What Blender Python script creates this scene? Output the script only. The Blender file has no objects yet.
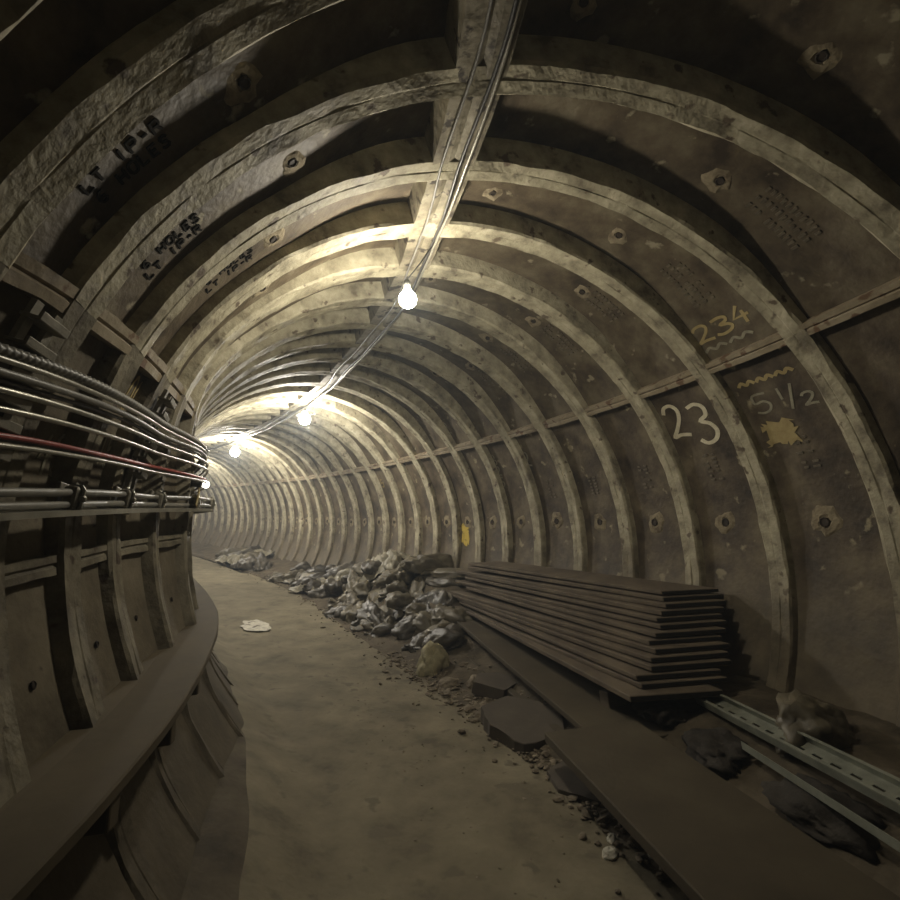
import bpy, bmesh, math, random
from mathutils import Vector, Matrix, noise

random.seed(11)
C = bpy.context.scene.collection
PI = math.pi

# ------------------------------------------------------------------ tunnel geometry
RI = 1.75          # inner edge of the ring flanges
RS = 1.825         # skin of the lining
PITCH = 0.5234
S0 = 1.194         # first ring ahead of the viewer
KNOTS = [(0, .4427), (1.75, .1794), (3.5, .1086), (6.125, -.0077), (8.75, .0471), (13.1, -.0124), (15.5, .03), (40, .05)]
V0, V1 = .1136, .0032
A_L, A_R = -1.1586, .9785
SMIN, SMAX, DS = -1.6, 27.0, .02

def kappa(s):
    if s <= 0: return KNOTS[0][1] if s > -1 else .2
    for (a, ka), (b, kb) in zip(KNOTS, KNOTS[1:]):
        if a <= s <= b: return ka + (kb - ka) * (s - a) / (b - a)
    return KNOTS[-1][1]

_tab = []
def _build():
    n0 = int(round(-SMIN / DS)); n1 = int(round(SMAX / DS))
    x = y = th = 0.0
    fw = [(0.0, 0.0, 0.0)]
    for i in range(n1):
        s = i * DS; tm = th + kappa(s + DS / 4) * DS / 2
        x -= math.sin(tm) * DS; y += math.cos(tm) * DS; th += kappa(s + DS / 2) * DS
        fw.append((x, y, th))
    x = y = th = 0.0; bw = []
    for i in range(n0):
        s = -i * DS; tm = th - kappa(s - DS / 4) * DS / 2
        x += math.sin(tm) * DS; y -= math.cos(tm) * DS; th -= kappa(s - DS / 2) * DS
        bw.append((x, y, th))
    return list(reversed(bw)) + fw
_tab = _build()

def cen(s):
    f = (s - SMIN) / DS
    f = min(max(f, 0), len(_tab) - 1.001); i = int(f); t = f - i
    a, b = _tab[i], _tab[i + 1]
    return [a[j] + (b[j] - a[j]) * t for j in range(3)] + [V0 * s + V1 * s * s / 2]

def W(s, x, z):
    cx, cy, th, cz = cen(s)
    return Vector((cx + math.cos(th) * x, cy + math.sin(th) * x, cz + z))

def P(s, a, r):
    x, z = r * math.sin(a), r * math.cos(a)
    if x < 0: x += .215 * sm((s - 2.7) / 1.4) * sm((1.0 - z) / .9)      # the left wall closes in through the bend
    if x < 0: x += .08 * sm(-(z - .3) / 1.0) * (1 - sm((s - 2.7) / 1.4))
    return W(s, x, z)

def FR(s, x=0, z=0, rz=0):
    cx, cy, th, cz = cen(s)
    return Matrix.Translation(W(s, x, z)) @ Matrix.Rotation(th + rz, 4, 'Z')

def FT(s, x=0, z=0, rz=0):          # the same, leaning with the gradient of the tunnel
    cx, cy, th, cz = cen(s)
    return Matrix.Translation(W(s, x, z)) @ Matrix.Rotation(th, 4, 'Z') @ Matrix.Rotation(math.atan(V0 + V1 * s), 4, 'X') @ Matrix.Rotation(rz, 4, 'Z')

def sm(t):
    t = min(1, max(0, t)); return t * t * (3 - 2 * t)
def lerp_table(s, tab):
    if s <= tab[0][0]: return tab[0][1]
    for (a, u), (b, v) in zip(tab, tab[1:]):
        if s <= b: return u + (v - u) * (s - a) / (b - a)
    return tab[-1][1]
def rskin(a): return 1.812 - .006 * sm(-a - .6) - .016 * sm((-a - 1.4) / .2) + .075 * (1 - sm((abs(a - .13) - .42) / .45))
def zfloor(s): return -1.2 + .1 * sm((s - 5) / 7)
def xedge(s): return lerp_table(s, [(0, .2), (4.3, .15), (6.6, .3), (10, .6), (14, .8)])
def zbank(s, x):
    z = zfloor(s) + .26 * sm((x - xedge(s)) / 1.1)
    m = sm((s - 5.3) / .6) * (1 - sm((s - 7.6) / 1.5))
    z += .34 * m * sm((x - .7) / .7)
    return z
def a_key(s): return lerp_table(s, [(0, -.228), (2.2, -.222), (2.8, -.207), (4.55, -.095), (6.4, .0), (8, .02), (12, .05), (30, .05)])

# ------------------------------------------------------------------ object helpers
def link(name, bm, mat, parent=None, smooth=False, mw=None):
    me = bpy.data.meshes.new(name)
    bmesh.ops.recalc_face_normals(bm, faces=bm.faces)
    bm.to_mesh(me); bm.free()
    if smooth:
        for p in me.polygons: p.use_smooth = True
    if mat: me.materials.append(mat)
    o = bpy.data.objects.new(name, me); C.objects.link(o)
    if mw is not None: o.matrix_world = mw
    if parent is not None: o.parent = parent
    return o
def tag(o, label=None, cat=None, group=None, kind=None):
    if label: o['label'] = label
    if cat: o['category'] = cat
    if group: o['group'] = group
    if kind: o['kind'] = kind
    return o
def empty(name, mw, label=None, cat=None, group=None):
    o = bpy.data.objects.new(name, None); C.objects.link(o); o.matrix_world = mw
    o.empty_display_size = .1
    return tag(o, label, cat, group)
def copy_tree(o, mw):
    c = o.copy(); C.objects.link(c); c.matrix_world = mw
    for ch in o.children:
        d = ch.copy(); C.objects.link(d); d.parent = c
        for g in ch.children:
            e = g.copy(); C.objects.link(e); e.parent = d
    return c
def grid(bm, rows, close=False):
    vs = [[bm.verts.new(p) for p in r] for r in rows]
    for a, b in zip(vs, vs[1:]):
        n = len(a)
        for j in range(n if close else n - 1):
            k = (j + 1) % n
            bm.faces.new((a[j], a[k], b[k], b[j]))
    return vs
def caps(bm, vs):
    bm.faces.new(vs[0]); bm.faces.new(list(reversed(vs[-1])))
def tube(bm, pts, r, n=8, rf=None):
    rows = []
    for i, p in enumerate(pts):
        a = pts[max(i - 1, 0)]; b = pts[min(i + 1, len(pts) - 1)]
        t = (b - a).normalized(); up = Vector((0, 0, 1))
        if abs(t.z) > .9: up = Vector((1, 0, 0))
        u = t.cross(up).normalized(); v = u.cross(t)
        rr = rf(i) if rf else r
        rows.append([p + (u * math.cos(q * 2 * PI / n) + v * math.sin(q * 2 * PI / n)) * rr for q in range(n)])
    vs = grid(bm, rows, True); caps(bm, vs)
def box(bm, size, mw=Matrix(), bev=0):
    r = bmesh.ops.create_cube(bm, size=1, matrix=mw @ Matrix.Diagonal((size[0], size[1], size[2], 1)))
    if bev:
        es = {e for v in r['verts'] for e in v.link_edges}
        bmesh.ops.bevel(bm, geom=list(es), offset=bev, segments=2, affect='EDGES', profile=.5)
def lathe(bm, prof, n=20, mw=Matrix()):
    rows = [[mw @ Vector((r * math.cos(q * 2 * PI / n), r * math.sin(q * 2 * PI / n), z)) for q in range(n)] for r, z in prof]
    vs = grid(bm, rows, True); caps(bm, vs)
T = Matrix.Translation
def RX(a): return Matrix.Rotation(a, 4, 'X')
def RY(a): return Matrix.Rotation(a, 4, 'Y')
def RZ(a): return Matrix.Rotation(a, 4, 'Z')

# ------------------------------------------------------------------ materials
def mat(name, cols, scale=6, rough=.8, metal=0, bump=.25, bscale=None, detail=8, spots=None, spot_scale=14, spot_lo=.6, stretch=None, spec=.3, bdist=.01, dust=None):
    m = bpy.data.materials.new(name); m.use_nodes = True
    nt = m.node_tree; N = nt.nodes; L = nt.links
    b = N['Principled BSDF']; b.inputs['Metallic'].default_value = metal
    b.inputs['Specular IOR Level'].default_value = spec
    tc = N.new('ShaderNodeTexCoord' if stretch else 'ShaderNodeNewGeometry'); src = tc.outputs['Object' if stretch else 'Position']
    if stretch:
        mp = N.new('ShaderNodeMapping'); mp.inputs['Scale'].default_value = stretch
        L.new(src, mp.inputs['Vector']); src = mp.outputs['Vector']
    n1 = N.new('ShaderNodeTexNoise'); n1.inputs['Scale'].default_value = scale; n1.inputs['Detail'].default_value = detail
    n1.inputs['Roughness'].default_value = .62
    L.new(src, n1.inputs['Vector'])
    cr = N.new('ShaderNodeValToRGB'); e = cr.color_ramp.elements
    k = len(cols)
    while len(e) < k: e.new(.5)
    for i, c in enumerate(cols):
        e[i].position = .32 + .36 * i / max(k - 1, 1); e[i].color = (*c, 1)
    L.new(n1.outputs['Fac'], cr.inputs['Fac'])
    out = cr.outputs['Color']
    if spots:
        n2 = N.new('ShaderNodeTexNoise'); n2.inputs['Scale'].default_value = spot_scale; n2.inputs['Detail'].default_value = 5
        L.new(src, n2.inputs['Vector'])
        r2 = N.new('ShaderNodeValToRGB'); r2.color_ramp.elements[0].position = spot_lo; r2.color_ramp.elements[1].position = spot_lo + .06
        L.new(n2.outputs['Fac'], r2.inputs['Fac'])
        mx = N.new('ShaderNodeMix'); mx.data_type = 'RGBA'
        mx.inputs[7].default_value = (*spots, 1)
        L.new(r2.outputs['Color'], mx.inputs[0]); L.new(out, mx.inputs[6]); out = mx.outputs[2]
    if dust:                                   # dirt lying on the foot of the lining, amount kept in a mesh attribute
        at = N.new('ShaderNodeAttribute'); at.attribute_name = 'dust'
        r4 = N.new('ShaderNodeValToRGB'); e4 = r4.color_ramp.elements
        e4[0].position = .34; e4[0].color = (*[c * .7 for c in dust], 1); e4[1].position = .66; e4[1].color = (*[c * 1.35 for c in dust], 1)
        L.new(n1.outputs['Fac'], r4.inputs['Fac'])
        m4 = N.new('ShaderNodeMix'); m4.data_type = 'RGBA'
        L.new(at.outputs['Fac'], m4.inputs[0]); L.new(out, m4.inputs[6]); L.new(r4.outputs['Color'], m4.inputs[7]); out = m4.outputs[2]
    L.new(out, b.inputs['Base Color'])
    rr = N.new('ShaderNodeMapRange'); rr.inputs[3].default_value = rough - .12; rr.inputs[4].default_value = min(1, rough + .12)
    L.new(n1.outputs['Fac'], rr.inputs[0]); L.new(rr.outputs[0], b.inputs['Roughness'])
    n3 = N.new('ShaderNodeTexNoise'); n3.inputs['Scale'].default_value = bscale or scale * 5; n3.inputs['Detail'].default_value = 6
    L.new(src, n3.inputs['Vector'])
    bp = N.new('ShaderNodeBump'); bp.inputs['Strength'].default_value = bump; bp.inputs['Distance'].default_value = bdist
    L.new(n3.outputs['Fac'], bp.inputs['Height']); L.new(bp.outputs['Normal'], b.inputs['Normal'])
    return m

M = {}
M['skin'] = mat('iron_skin', [(.04, .029, .019), (.10, .077, .047), (.165, .14, .092)], 5, .6, 0, .5, 30, detail=12, spots=(.29, .26, .18), spot_scale=9, spot_lo=.65)
M['skinl'] = mat('iron_skin_low', [(.08, .065, .043), (.14, .118, .08), (.20, .172, .12)], 4.0, .8, 0, .4, 30, detail=12, spots=(.05, .04, .028), spot_scale=8, spot_lo=.64, dust=(.088, .072, .048))
M['skinr'] = mat('iron_skin_right', [(.03, .021, .014), (.09, .068, .043), (.17, .138, .088)], 4.5, .62, 0, .5, 30, detail=12, spots=(.32, .28, .18), spot_scale=8, spot_lo=.65, dust=(.125, .102, .066))
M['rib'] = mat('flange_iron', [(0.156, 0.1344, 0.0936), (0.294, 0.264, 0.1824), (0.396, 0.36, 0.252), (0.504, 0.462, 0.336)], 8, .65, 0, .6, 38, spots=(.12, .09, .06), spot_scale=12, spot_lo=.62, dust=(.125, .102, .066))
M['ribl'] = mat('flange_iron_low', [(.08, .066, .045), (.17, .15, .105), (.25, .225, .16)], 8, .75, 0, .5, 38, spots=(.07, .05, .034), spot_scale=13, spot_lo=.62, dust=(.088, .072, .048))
M['trim'] = mat('joint_iron', [(0.126, 0.0945, 0.0585), (0.252, 0.207, 0.135), (0.324, 0.279, 0.198)], 5, .7, 0, .4, 30, spots=(.13, .075, .04), spot_scale=10, spot_lo=.58)
M['key'] = mat('key_iron', [(0.108, 0.09, 0.063), (0.234, 0.207, 0.144), (0.36, 0.324, 0.243)], 7, .7, 0, .6, 26, spots=(.05, .04, .03), spot_scale=12, spot_lo=.58)
M['floor'] = mat('path_concrete', [(0.0981, 0.0822, 0.0526), (0.166, 0.1433, 0.0948), (0.2037, 0.1777, 0.1192), (0.249, 0.2203, 0.1509)], 3.2, .88, 0, .4, 45, detail=12, spots=(.14, .12, .082), spot_scale=9, spot_lo=.6)
M['bank'] = mat('dirt_bank', [(0.045, 0.036, 0.0234), (0.09, 0.072, 0.0468), (0.144, 0.117, 0.081)], 5, .95, 0, .8, 30)
M['ledge'] = mat('ledge_board', [(0.0771, 0.0612, 0.0374), (0.0996, 0.0796, 0.0496), (0.1221, 0.0979, 0.0617)], 2.5, .85, 0, .12, 25)
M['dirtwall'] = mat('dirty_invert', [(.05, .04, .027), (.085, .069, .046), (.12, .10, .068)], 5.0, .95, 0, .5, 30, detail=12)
M['dustwall'] = mat('dusty_wall_foot', [(.085, .068, .043), (.125, .102, .066), (.165, .138, .092)], 4.0, .9, 0, .4, 30, detail=12)
M['plug'] = mat('plug_iron', [(.02, .015, .011), (.05, .035, .022)], 20, .7)
M['plugring'] = mat('plug_scale', [(.12, .092, .056), (.24, .20, .13), (.30, .255, .165)], 14, .85, 0, .6, 60)
M['cast'] = mat('cast_letters', [(.012, .011, .009), (.024, .021, .017)], 20, .85, spec=.05)
M['castr'] = mat('cast_letters_worn', [(.10, .085, .06), (.20, .17, .125)], 20, .45, .4)
M['paintw'] = mat('cream_paint', [(.55, .50, .36), (.72, .67, .50)], 25, .8)
M['paintf'] = mat('faded_paint', [(.20, .19, .14), (.34, .32, .23)], 25, .8)
M['painty'] = mat('ochre_paint', [(.30, .23, .10), (.42, .34, .16)], 15, .8)
M['yellow'] = mat('yellow_paint', [(.45, .33, .06), (.66, .50, .10)], 22, .7, spots=(.10, .075, .04), spot_scale=14, spot_lo=.53)
M['steel'] = mat('galv_steel', [(0.2925, 0.286, 0.247), (0.403, 0.39, 0.338)], 14, .38, .75, .1, spec=.5)
M['pipe'] = mat('pale_cable', [(0.28, 0.266, 0.217), (0.385, 0.364, 0.301)], 14, .35, .2, .1, spec=.6)
M['black'] = mat('black_cable', [(.025, .024, .022), (.06, .056, .05)], 14, .45, 0, .1, spec=.5)
M['grey'] = mat('grey_cable', [(.16, .155, .14), (.24, .23, .20)], 14, .45, 0, .1, spec=.5)
M['red'] = mat('red_cable', [(.22, .03, .025), (.34, .06, .05)], 14, .45, 0, .1, spec=.5)
M['bracket'] = mat('bracket_steel', [(.16, .15, .12), (.30, .28, .23)], 14, .5, .4, .15)
M['board'] = mat('rusty_board', [(0.0755, 0.058, 0.0399), (0.1208, 0.095, 0.0665), (0.1712, 0.138, 0.095)], 4, .75, 0, .3, 30, stretch=(1, .25, 1))
M['board_end_shade'] = mat('shaded_board_end', [(.014, .012, .009), (.03, .026, .02)], 20, .9)  # end grain, taken near black to put the stack-end shade into the colour
M['plank'] = mat('rusty_plate', [(0.0522, 0.0407, 0.0248), (0.0732, 0.0581, 0.0359), (0.0941, 0.077, 0.0484)], 2.6, .8, 0, .15, 40)
M['slab'] = mat('slate_slab', [(0.0723, 0.0595, 0.0467), (0.1062, 0.0892, 0.0697)], 6, .8, 0, .3, 30)
M['slot'] = mat('slotted_steel', [(.20, .21, .17), (.33, .34, .28)], 12, .5, .3, .15)
M['slotdark'] = mat('slot_shadowless_black_plate', [(.01, .01, .009), (.02, .02, .018)], 12, .8)
M['bag'] = mat('dusty_bag', [(0.0706, 0.0599, 0.0385), (0.1175, 0.0999, 0.0642), (0.1704, 0.1484, 0.1001)], 7, .5, 0, .5, 25, spec=.5)
M['bagd'] = mat('dark_bag', [(0.0344, 0.0296, 0.0227), (0.0688, 0.0599, 0.0447), (0.1102, 0.095, 0.0723)], 7, .45, 0, .5, 25, spec=.5)
M['bagp'] = mat('pale_bag', [(0.1644, 0.1497, 0.1059), (0.2466, 0.2245, 0.1642), (0.3229, 0.2993, 0.2277)], 7, .5, 0, .4, 25, spec=.5)
M['canvas'] = mat('canvas_sack', [(.20, .18, .105), (.30, .27, .165), (.38, .345, .22)], 9, .85, 0, .6, 40)
M['stone'] = mat('stone', [(.09, .075, .05), (.17, .14, .10), (.27, .23, .17)], 9, .9, 0, .6, 40)
M['white'] = mat('white_scrap', [(.40, .38, .31), (.66, .63, .53)], 20, .7, 0, .5, 40, spots=(.12, .10, .07), spot_scale=11, spot_lo=.57)
M['sackg'] = mat('grey_sandbag', [(0.0333, 0.0286, 0.0234), (0.0545, 0.0468, 0.0374)], 8, .9, 0, .5, 60)
M['holder'] = mat('lamp_holder', [(.05, .05, .045), (.09, .09, .08)], 14, .5)
def emis(name, col, st):
    m = bpy.data.materials.new(name); m.use_nodes = True; nt = m.node_tree
    for n in list(nt.nodes):
        if n.type == 'BSDF_PRINCIPLED': nt.nodes.remove(n)
    e = nt.nodes.new('ShaderNodeEmission'); e.inputs[0].default_value = (*col, 1); e.inputs[1].default_value = st
    nt.links.new(e.outputs[0], nt.nodes['Material Output'].inputs[0]); return m
M['bulb'] = emis('lit_bulb', (1, .92, .76), 430)
M['bulb_far'] = emis('lit_bulb_far', (1, .95, .85), 600)
M['lamp'] = emis('lit_lamp', (1, .93, .8), 12)

# ------------------------------------------------------------------ lining: skins, ribs, joints
def frange(a, b, st):
    n = max(1, int(math.ceil((b - a) / st))); return [a + (b - a) * i / n for i in range(n + 1)]
def add_dust(me, va):
    at = me.attributes.new('dust', 'FLOAT', 'POINT')
    for i, (a, q) in enumerate(va):
        n = .16 * noise.noise(Vector((q * 3.1, a * 4, 1.7)))
        at.data[i].value = .92 * (sm((a - 1.60 + n) / .34) if a > 0 else sm((-a - 1.80 + n * .4) / .16))
def skin(name, a0, a1, rfun, m):
    bm = bmesh.new(); rows = []
    an = frange(a0, a1, .045)
    for s in frange(SMIN + .05, SMAX - .2, .1308):
        row = []
        for a in an:
            r = rfun(a) + .002 * noise.noise(Vector((s * 5, a * 9, 3.1)))
            row.append(P(s, a, r))
        rows.append(row)
    grid(bm, rows)
    o = link(name, bm, m, smooth=True); o['kind'] = 'structure'
    if a1 > 2 or a0 < -2: add_dust(o.data, [(a, i * .131) for i in range(len(rows)) for a in an])
    return o
ceiling = skin('ceiling', A_L - .01, A_R + .01, rskin, M['skin'])
wall_left = skin('wall_left', -2.55, A_L + .01, rskin, M['skinl'])
wall_right = skin('wall_right', A_R - .01, 2.45, rskin, M['skinr'])
RINGS = list(range(-5, 49))
def rib_mesh(name, a0, a1, seed, s, depth=lambda a: RI):
    bm = bmesh.new(); rows = []; inv = FR(s).inverted()
    for a in frange(a0, a1, .022):
        def j(k, amp): return 1.5 * amp * noise.noise(Vector((a * 11 + seed * 9.7, k * 3.3, seed))) + amp * .35 * noise.noise(Vector((a * 38, k * 5.1, seed)))
        r = depth(a)
        rs_ = rskin(a) + .02
        prof = [(-.075, rs_), (-.066 + j(1, .006), r + .012), (-.056 + j(2, .008), r + j(3, .005)), (-.005, r + .001 + j(4, .004)), (0, r + .003),
                (.005, r + .001 + j(5, .004)), (.056 + j(6, .008), r + j(7, .005)), (.066 + j(8, .006), r + .012), (.075, rs_)]
        ring = [(y, inv @ P(s, a, rr)) for y, rr in prof]
        rows.append([Vector((p.x, y, p.z)) for y, p in ring])
    vs = grid(bm, rows, True); caps(bm, vs)
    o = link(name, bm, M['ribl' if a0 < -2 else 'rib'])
    if a1 > 2 or a0 < -2: add_dust(o.data, [(a, seed) for a in frange(a0, a1, .022) for _ in range(9)])
    return o
def ribs(parent, a0, a1, base_seed, depth=lambda a: RI):
    for i, k in enumerate(RINGS):
        s = S0 + PITCH * k
        if s < SMIN + .1 or s > SMAX - .3: continue
        o = rib_mesh('flange_rib', a0, a1, base_seed + i * 1.37, s, depth); o.parent = parent; o.matrix_world = FR(s)
ribs(ceiling, A_L, A_R, 1); ribs(wall_left, -2.5, A_L, 11, lambda a: RI + .036 * sm((-a - 1.86) / .2)); ribs(wall_right, A_R, 2.4, 21, lambda a: RI + .022 * sm((a - 1.6) / .4))

def joint(name, afun, halfw, r0, r1, m, groove=.008):
    bm = bmesh.new(); rows = []
    for s in frange(SMIN + .1, SMAX - .3, .06):
        a = afun(s); h = halfw / RI
        j = lambda k: .006 * noise.noise(Vector((s * 7, k * 4.2, a)))
        pr = [(-h, r1), (-h + j(1) / RI, r0), (-groove / RI, r0 + j(2)), (0, r0 + .01), (groove / RI, r0 + j(3)), (h + j(4) / RI, r0), (h, r1)]
        rows.append([P(s, a + da, rr) for da, rr in pr])
    vs = grid(bm, rows, True); caps(bm, vs)
    o = link(name, bm, m); o['kind'] = 'structure'; return o
joint('trim_1', lambda s: A_R, .035, RI + .006, RS + .05, M['trim'])
joint('trim_2', lambda s: A_L, .038, RI + .006, RS + .05, M['trim'])
key = joint('trim_3', a_key, .105, RI + .004, RS + .08, M['key'], .03)
joint('trim_4', lambda s: -1.585, .028, RI + .012, RS + .02, M['ribl'])
# ledge along the lower left wall
bm = bmesh.new(); rows = []
for s in frange(SMIN + .1, SMAX - .3, .1):
    w = .004 * noise.noise(Vector((s * 3, 1, 1)))
    sh = .03 * sm((s - 2.7) / 1.4)
    pr = [(-1.72, -.47), (-1.60, -.485), (-1.405 + w + sh, -.475), (-1.400 + w + sh, -.480), (-1.400 + w + sh, -.503), (-1.74, -.525)]
    rows.append([W(s, x, z) for x, z in pr])
vs = grid(bm, rows, True); caps(bm, vs)
ledge = link('trim_5', bm, M['ledge']); ledge['kind'] = 'structure'
bm = bmesh.new(); box(bm, (.22, .05, .07), T((-1.52, 0, -.54)), .006)
o = link('ledge_bracket', bm, M['ledge']); bme = o.data; bpy.data.objects.remove(o)
for k in range(-2, 30):
    o = bpy.data.objects.new('ledge_bracket', bme); C.objects.link(o); o.parent = ledge; o.matrix_world = FR(S0 + PITCH * k)

# grout plugs: a dark bolt-hole with a rough scaly rim on every panel
def plug_meshes(seed):
    bm = bmesh.new()
    rim = []; 
    n = 14
    rows = []
    for rr, z in ((.085, -.006), (.06, .003), (.034, .006), (.024, -.002)):
        rows.append([Vector((rr * (1 + .6 * noise.noise(Vector((math.cos(q * 2 * PI / n) * 1.5, math.sin(q * 2 * PI / n) * 1.5, seed + rr * 9)))) * math.cos(q * 2 * PI / n),
                             rr * (1 + .6 * noise.noise(Vector((math.cos(q * 2 * PI / n) * 1.5, math.sin(q * 2 * PI / n) * 1.5, seed + rr * 9)))) * math.sin(q * 2 * PI / n), z)) for q in range(n)])
    vs = grid(bm, rows, True); bm.faces.new(vs[-1])
    a = link('plug_rim', bm, M['plugring'])
    bm = bmesh.new(); lathe(bm, [(.027, -.004), (.027, .008), (.022, .010), (.018, .005), (.004, .005)], 8)
    b = link('plug_bolt', bm, M['plug'])
    r = (a.data, b.data); bpy.data.objects.remove(a); bpy.data.objects.remove(b); return r
PM = [plug_meshes(s) for s in range(4)]
def plug(parent, s, a, i, sc=1, rim=True):
    p = P(s, a, rskin(a) - .004); cx, cy, th, cz = cen(s)
    inward = (W(s, 0, 0) - p).normalized(); tang = Vector((-math.sin(th), math.cos(th), 0))
    x = tang; y = inward.cross(x)
    mw = Matrix((( x.x, y.x, inward.x, p.x), (x.y, y.y, inward.y, p.y), (x.z, y.z, inward.z, p.z), (0, 0, 0, 1))) @ Matrix.Scale(sc, 4)
    o = bpy.data.objects.new('grout_plug', PM[i % 4][0 if rim else 1]); C.objects.link(o); o.parent = parent; o.matrix_world = mw
    if rim:
        q = bpy.data.objects.new('plug_bolt', PM[i % 4][1]); C.objects.link(q); q.parent = o
for k in range(0, 26):
    s = S0 + PITCH * (k + .5)
    plug(wall_right, s + .02, 1.60 - .01 * min(k, 6), k, 1.08)
    plug(ceiling, s + .03, .46 + .05 * math.sin(k * 2.3), k + 1, .8)
    plug(ceiling, s + .02, -.70 + .06 * math.sin(k * 1.7), k + 2, .75)
    if k % 2 == 0: plug(ceiling, s + .05, -.02, k + 3, .65)
    plug(wall_left, s, -1.75, k, .42, False)

# ------------------------------------------------------------------ lettering built from strokes
G = {
 'L': [[(0, 1), (0, 0), (.6, 0)]], 'T': [[(0, 1), (.7, 1)], [(.35, 1), (.35, 0)]], '1': [[(.3, 0), (.3, 1)]],
 'P': [[(0, 0), (0, 1), (.5, 1), (.62, .85), (.62, .65), (.5, .5), (0, .5)]],
 'R': [[(0, 0), (0, 1), (.5, 1), (.62, .85), (.62, .65), (.5, .5), (0, .5)], [(.3, .5), (.64, 0)]],
 '-': [[(.1, .5), (.55, .5)]], ' ': [],
 '6': [[(.55, .95), (.3, 1), (.08, .7), (.02, .3), (.15, 0), (.45, 0), (.6, .22), (.5, .45), (.2, .48), (.04, .3)]],
 'H': [[(0, 0), (0, 1)], [(.62, 0), (.62, 1)], [(0, .5), (.62, .5)]],
 'O': [[(.15, 0), (0, .2), (0, .8), (.15, 1), (.5, 1), (.65, .8), (.65, .2), (.5, 0), (.15, 0)]],
 'E': [[(.6, 1), (0, 1), (0, 0), (.6, 0)], [(0, .5), (.48, .5)]],
 'S': [[(.6, .88), (.45, 1), (.15, 1), (.02, .8), (.12, .57), (.5, .45), (.62, .22), (.48, 0), (.15, 0), (0, .12)]],
 '2': [[(.02, .78), (.15, .97), (.42, 1), (.58, .82), (.5, .55), (.25, .25), (.02, .02), (.3, .06), (.66, 0)]],
 '3': [[(.05, .95), (.35, 1), (.58, .88), (.55, .66), (.28, .54), (.55, .42), (.66, .2), (.5, 0), (.2, -.06), (0, .06)]],
 '4': [[(.42, 1), (.05, .38), (.68, .38)], [(.5, .66), (.46, -.05)]],
 '5': [[(.6, 1), (.12, 1), (.08, .56), (.4, .6), (.6, .38), (.5, .08), (.25, -.02), (.02, .08)]],
 '/': [[(.1, 0), (.45, 1)]],
 '0': [[(.2, 0), (.02, .3), (.06, .8), (.3, 1), (.55, .8), (.58, .3), (.4, .02), (.2, 0)]],
 'n': [[(.0, 0), (.1, .7), (.35, 1), (.55, .95), (.62, .5), (.6, .05)]],
 '~': [[(0, .3), (.15, .75), (.3, .3), (.45, .75), (.6, .3)]],
}
def smooth_line(pl, k=4):
    if len(pl) < 4: return pl
    out = []
    for i in range(len(pl) - 1):
        p0 = pl[max(i - 1, 0)]; p1 = pl[i]; p2 = pl[i + 1]; p3 = pl[min(i + 2, len(pl) - 1)]
        for q in range(k):
            t = q / k
            out.append(tuple(.5 * (2 * p1[d] + (p2[d] - p0[d]) * t + (2 * p0[d] - 5 * p1[d] + 4 * p2[d] - p3[d]) * t * t + (3 * p1[d] - p0[d] - 3 * p2[d] + p3[d]) * t ** 3) for d in (0, 1)))
    out.append(pl[-1]); return out
def text(name, parent, items, mp, w, m, h=.008, curvy=True, r_top=None):
    """items: (char, u, v, width, height); mp(u, v) -> (s, angle)"""
    bm = bmesh.new()
    rb = RS + .05
    for ch, u0, v0, cw, chh in items:
        for pl in G[ch]:
            pl = smooth_line(pl) if (curvy and ch not in 'LTEH1-/4PR') else pl
            q = [(u0 + x * cw, v0 + y * chh) for x, y in pl]
            prev = None
            for i, p in enumerate(q):
                a = q[max(i - 1, 0)]; b = q[min(i + 1, len(q) - 1)]
                dx, dy = b[0] - a[0], b[1] - a[1]; l = math.hypot(dx, dy) or 1
                nx, ny = -dy / l * w / 2, dx / l * w / 2
                quad = []
                for sg, up in ((1, 0), (1, 1), (-1, 1), (-1, 0)):
                    s, an = mp(p[0] + nx * sg, p[1] + ny * sg); quad.append(bm.verts.new(P(s, an, rskin(an) - h - .004 if up else rskin(an) + .01)))
                if prev:
                    for j in range(4): bm.faces.new((prev[j], prev[(j + 1) % 4], quad[(j + 1) % 4], quad[j]))
                else: bm.faces.new(quad)
                prev = quad
            bm.faces.new(list(reversed(prev)))
    return link(name, bm, m, parent)
def row(t, u, v, adv, cw, ch): return [(c, u + i * adv, v, cw, ch) for i, c in enumerate(t)]
def ring_map(s0, a0): return lambda u, v: (s0 - v, a0 + u / RS)           # reads towards the crown, top edge towards the viewer
for k, (s_, a_) in enumerate([(1.50, -1.01), (2.03, -1.03), (2.56, -.93)]):
    if k == 0: it = row('LT 1P-R', 0, .05, .042, .042, .052) + row('6 HOLES', .012, -.03, .040, .040, .052)
    else: it = row('6 HOLES', .01, .045, .040, .040, .05) + row('LT 1P-R', 0, -.03, .040, .040, .05)
    text('cast_lettering', ceiling, it, ring_map(s_, a_), .0085, M['cast'], .001, False)
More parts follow.
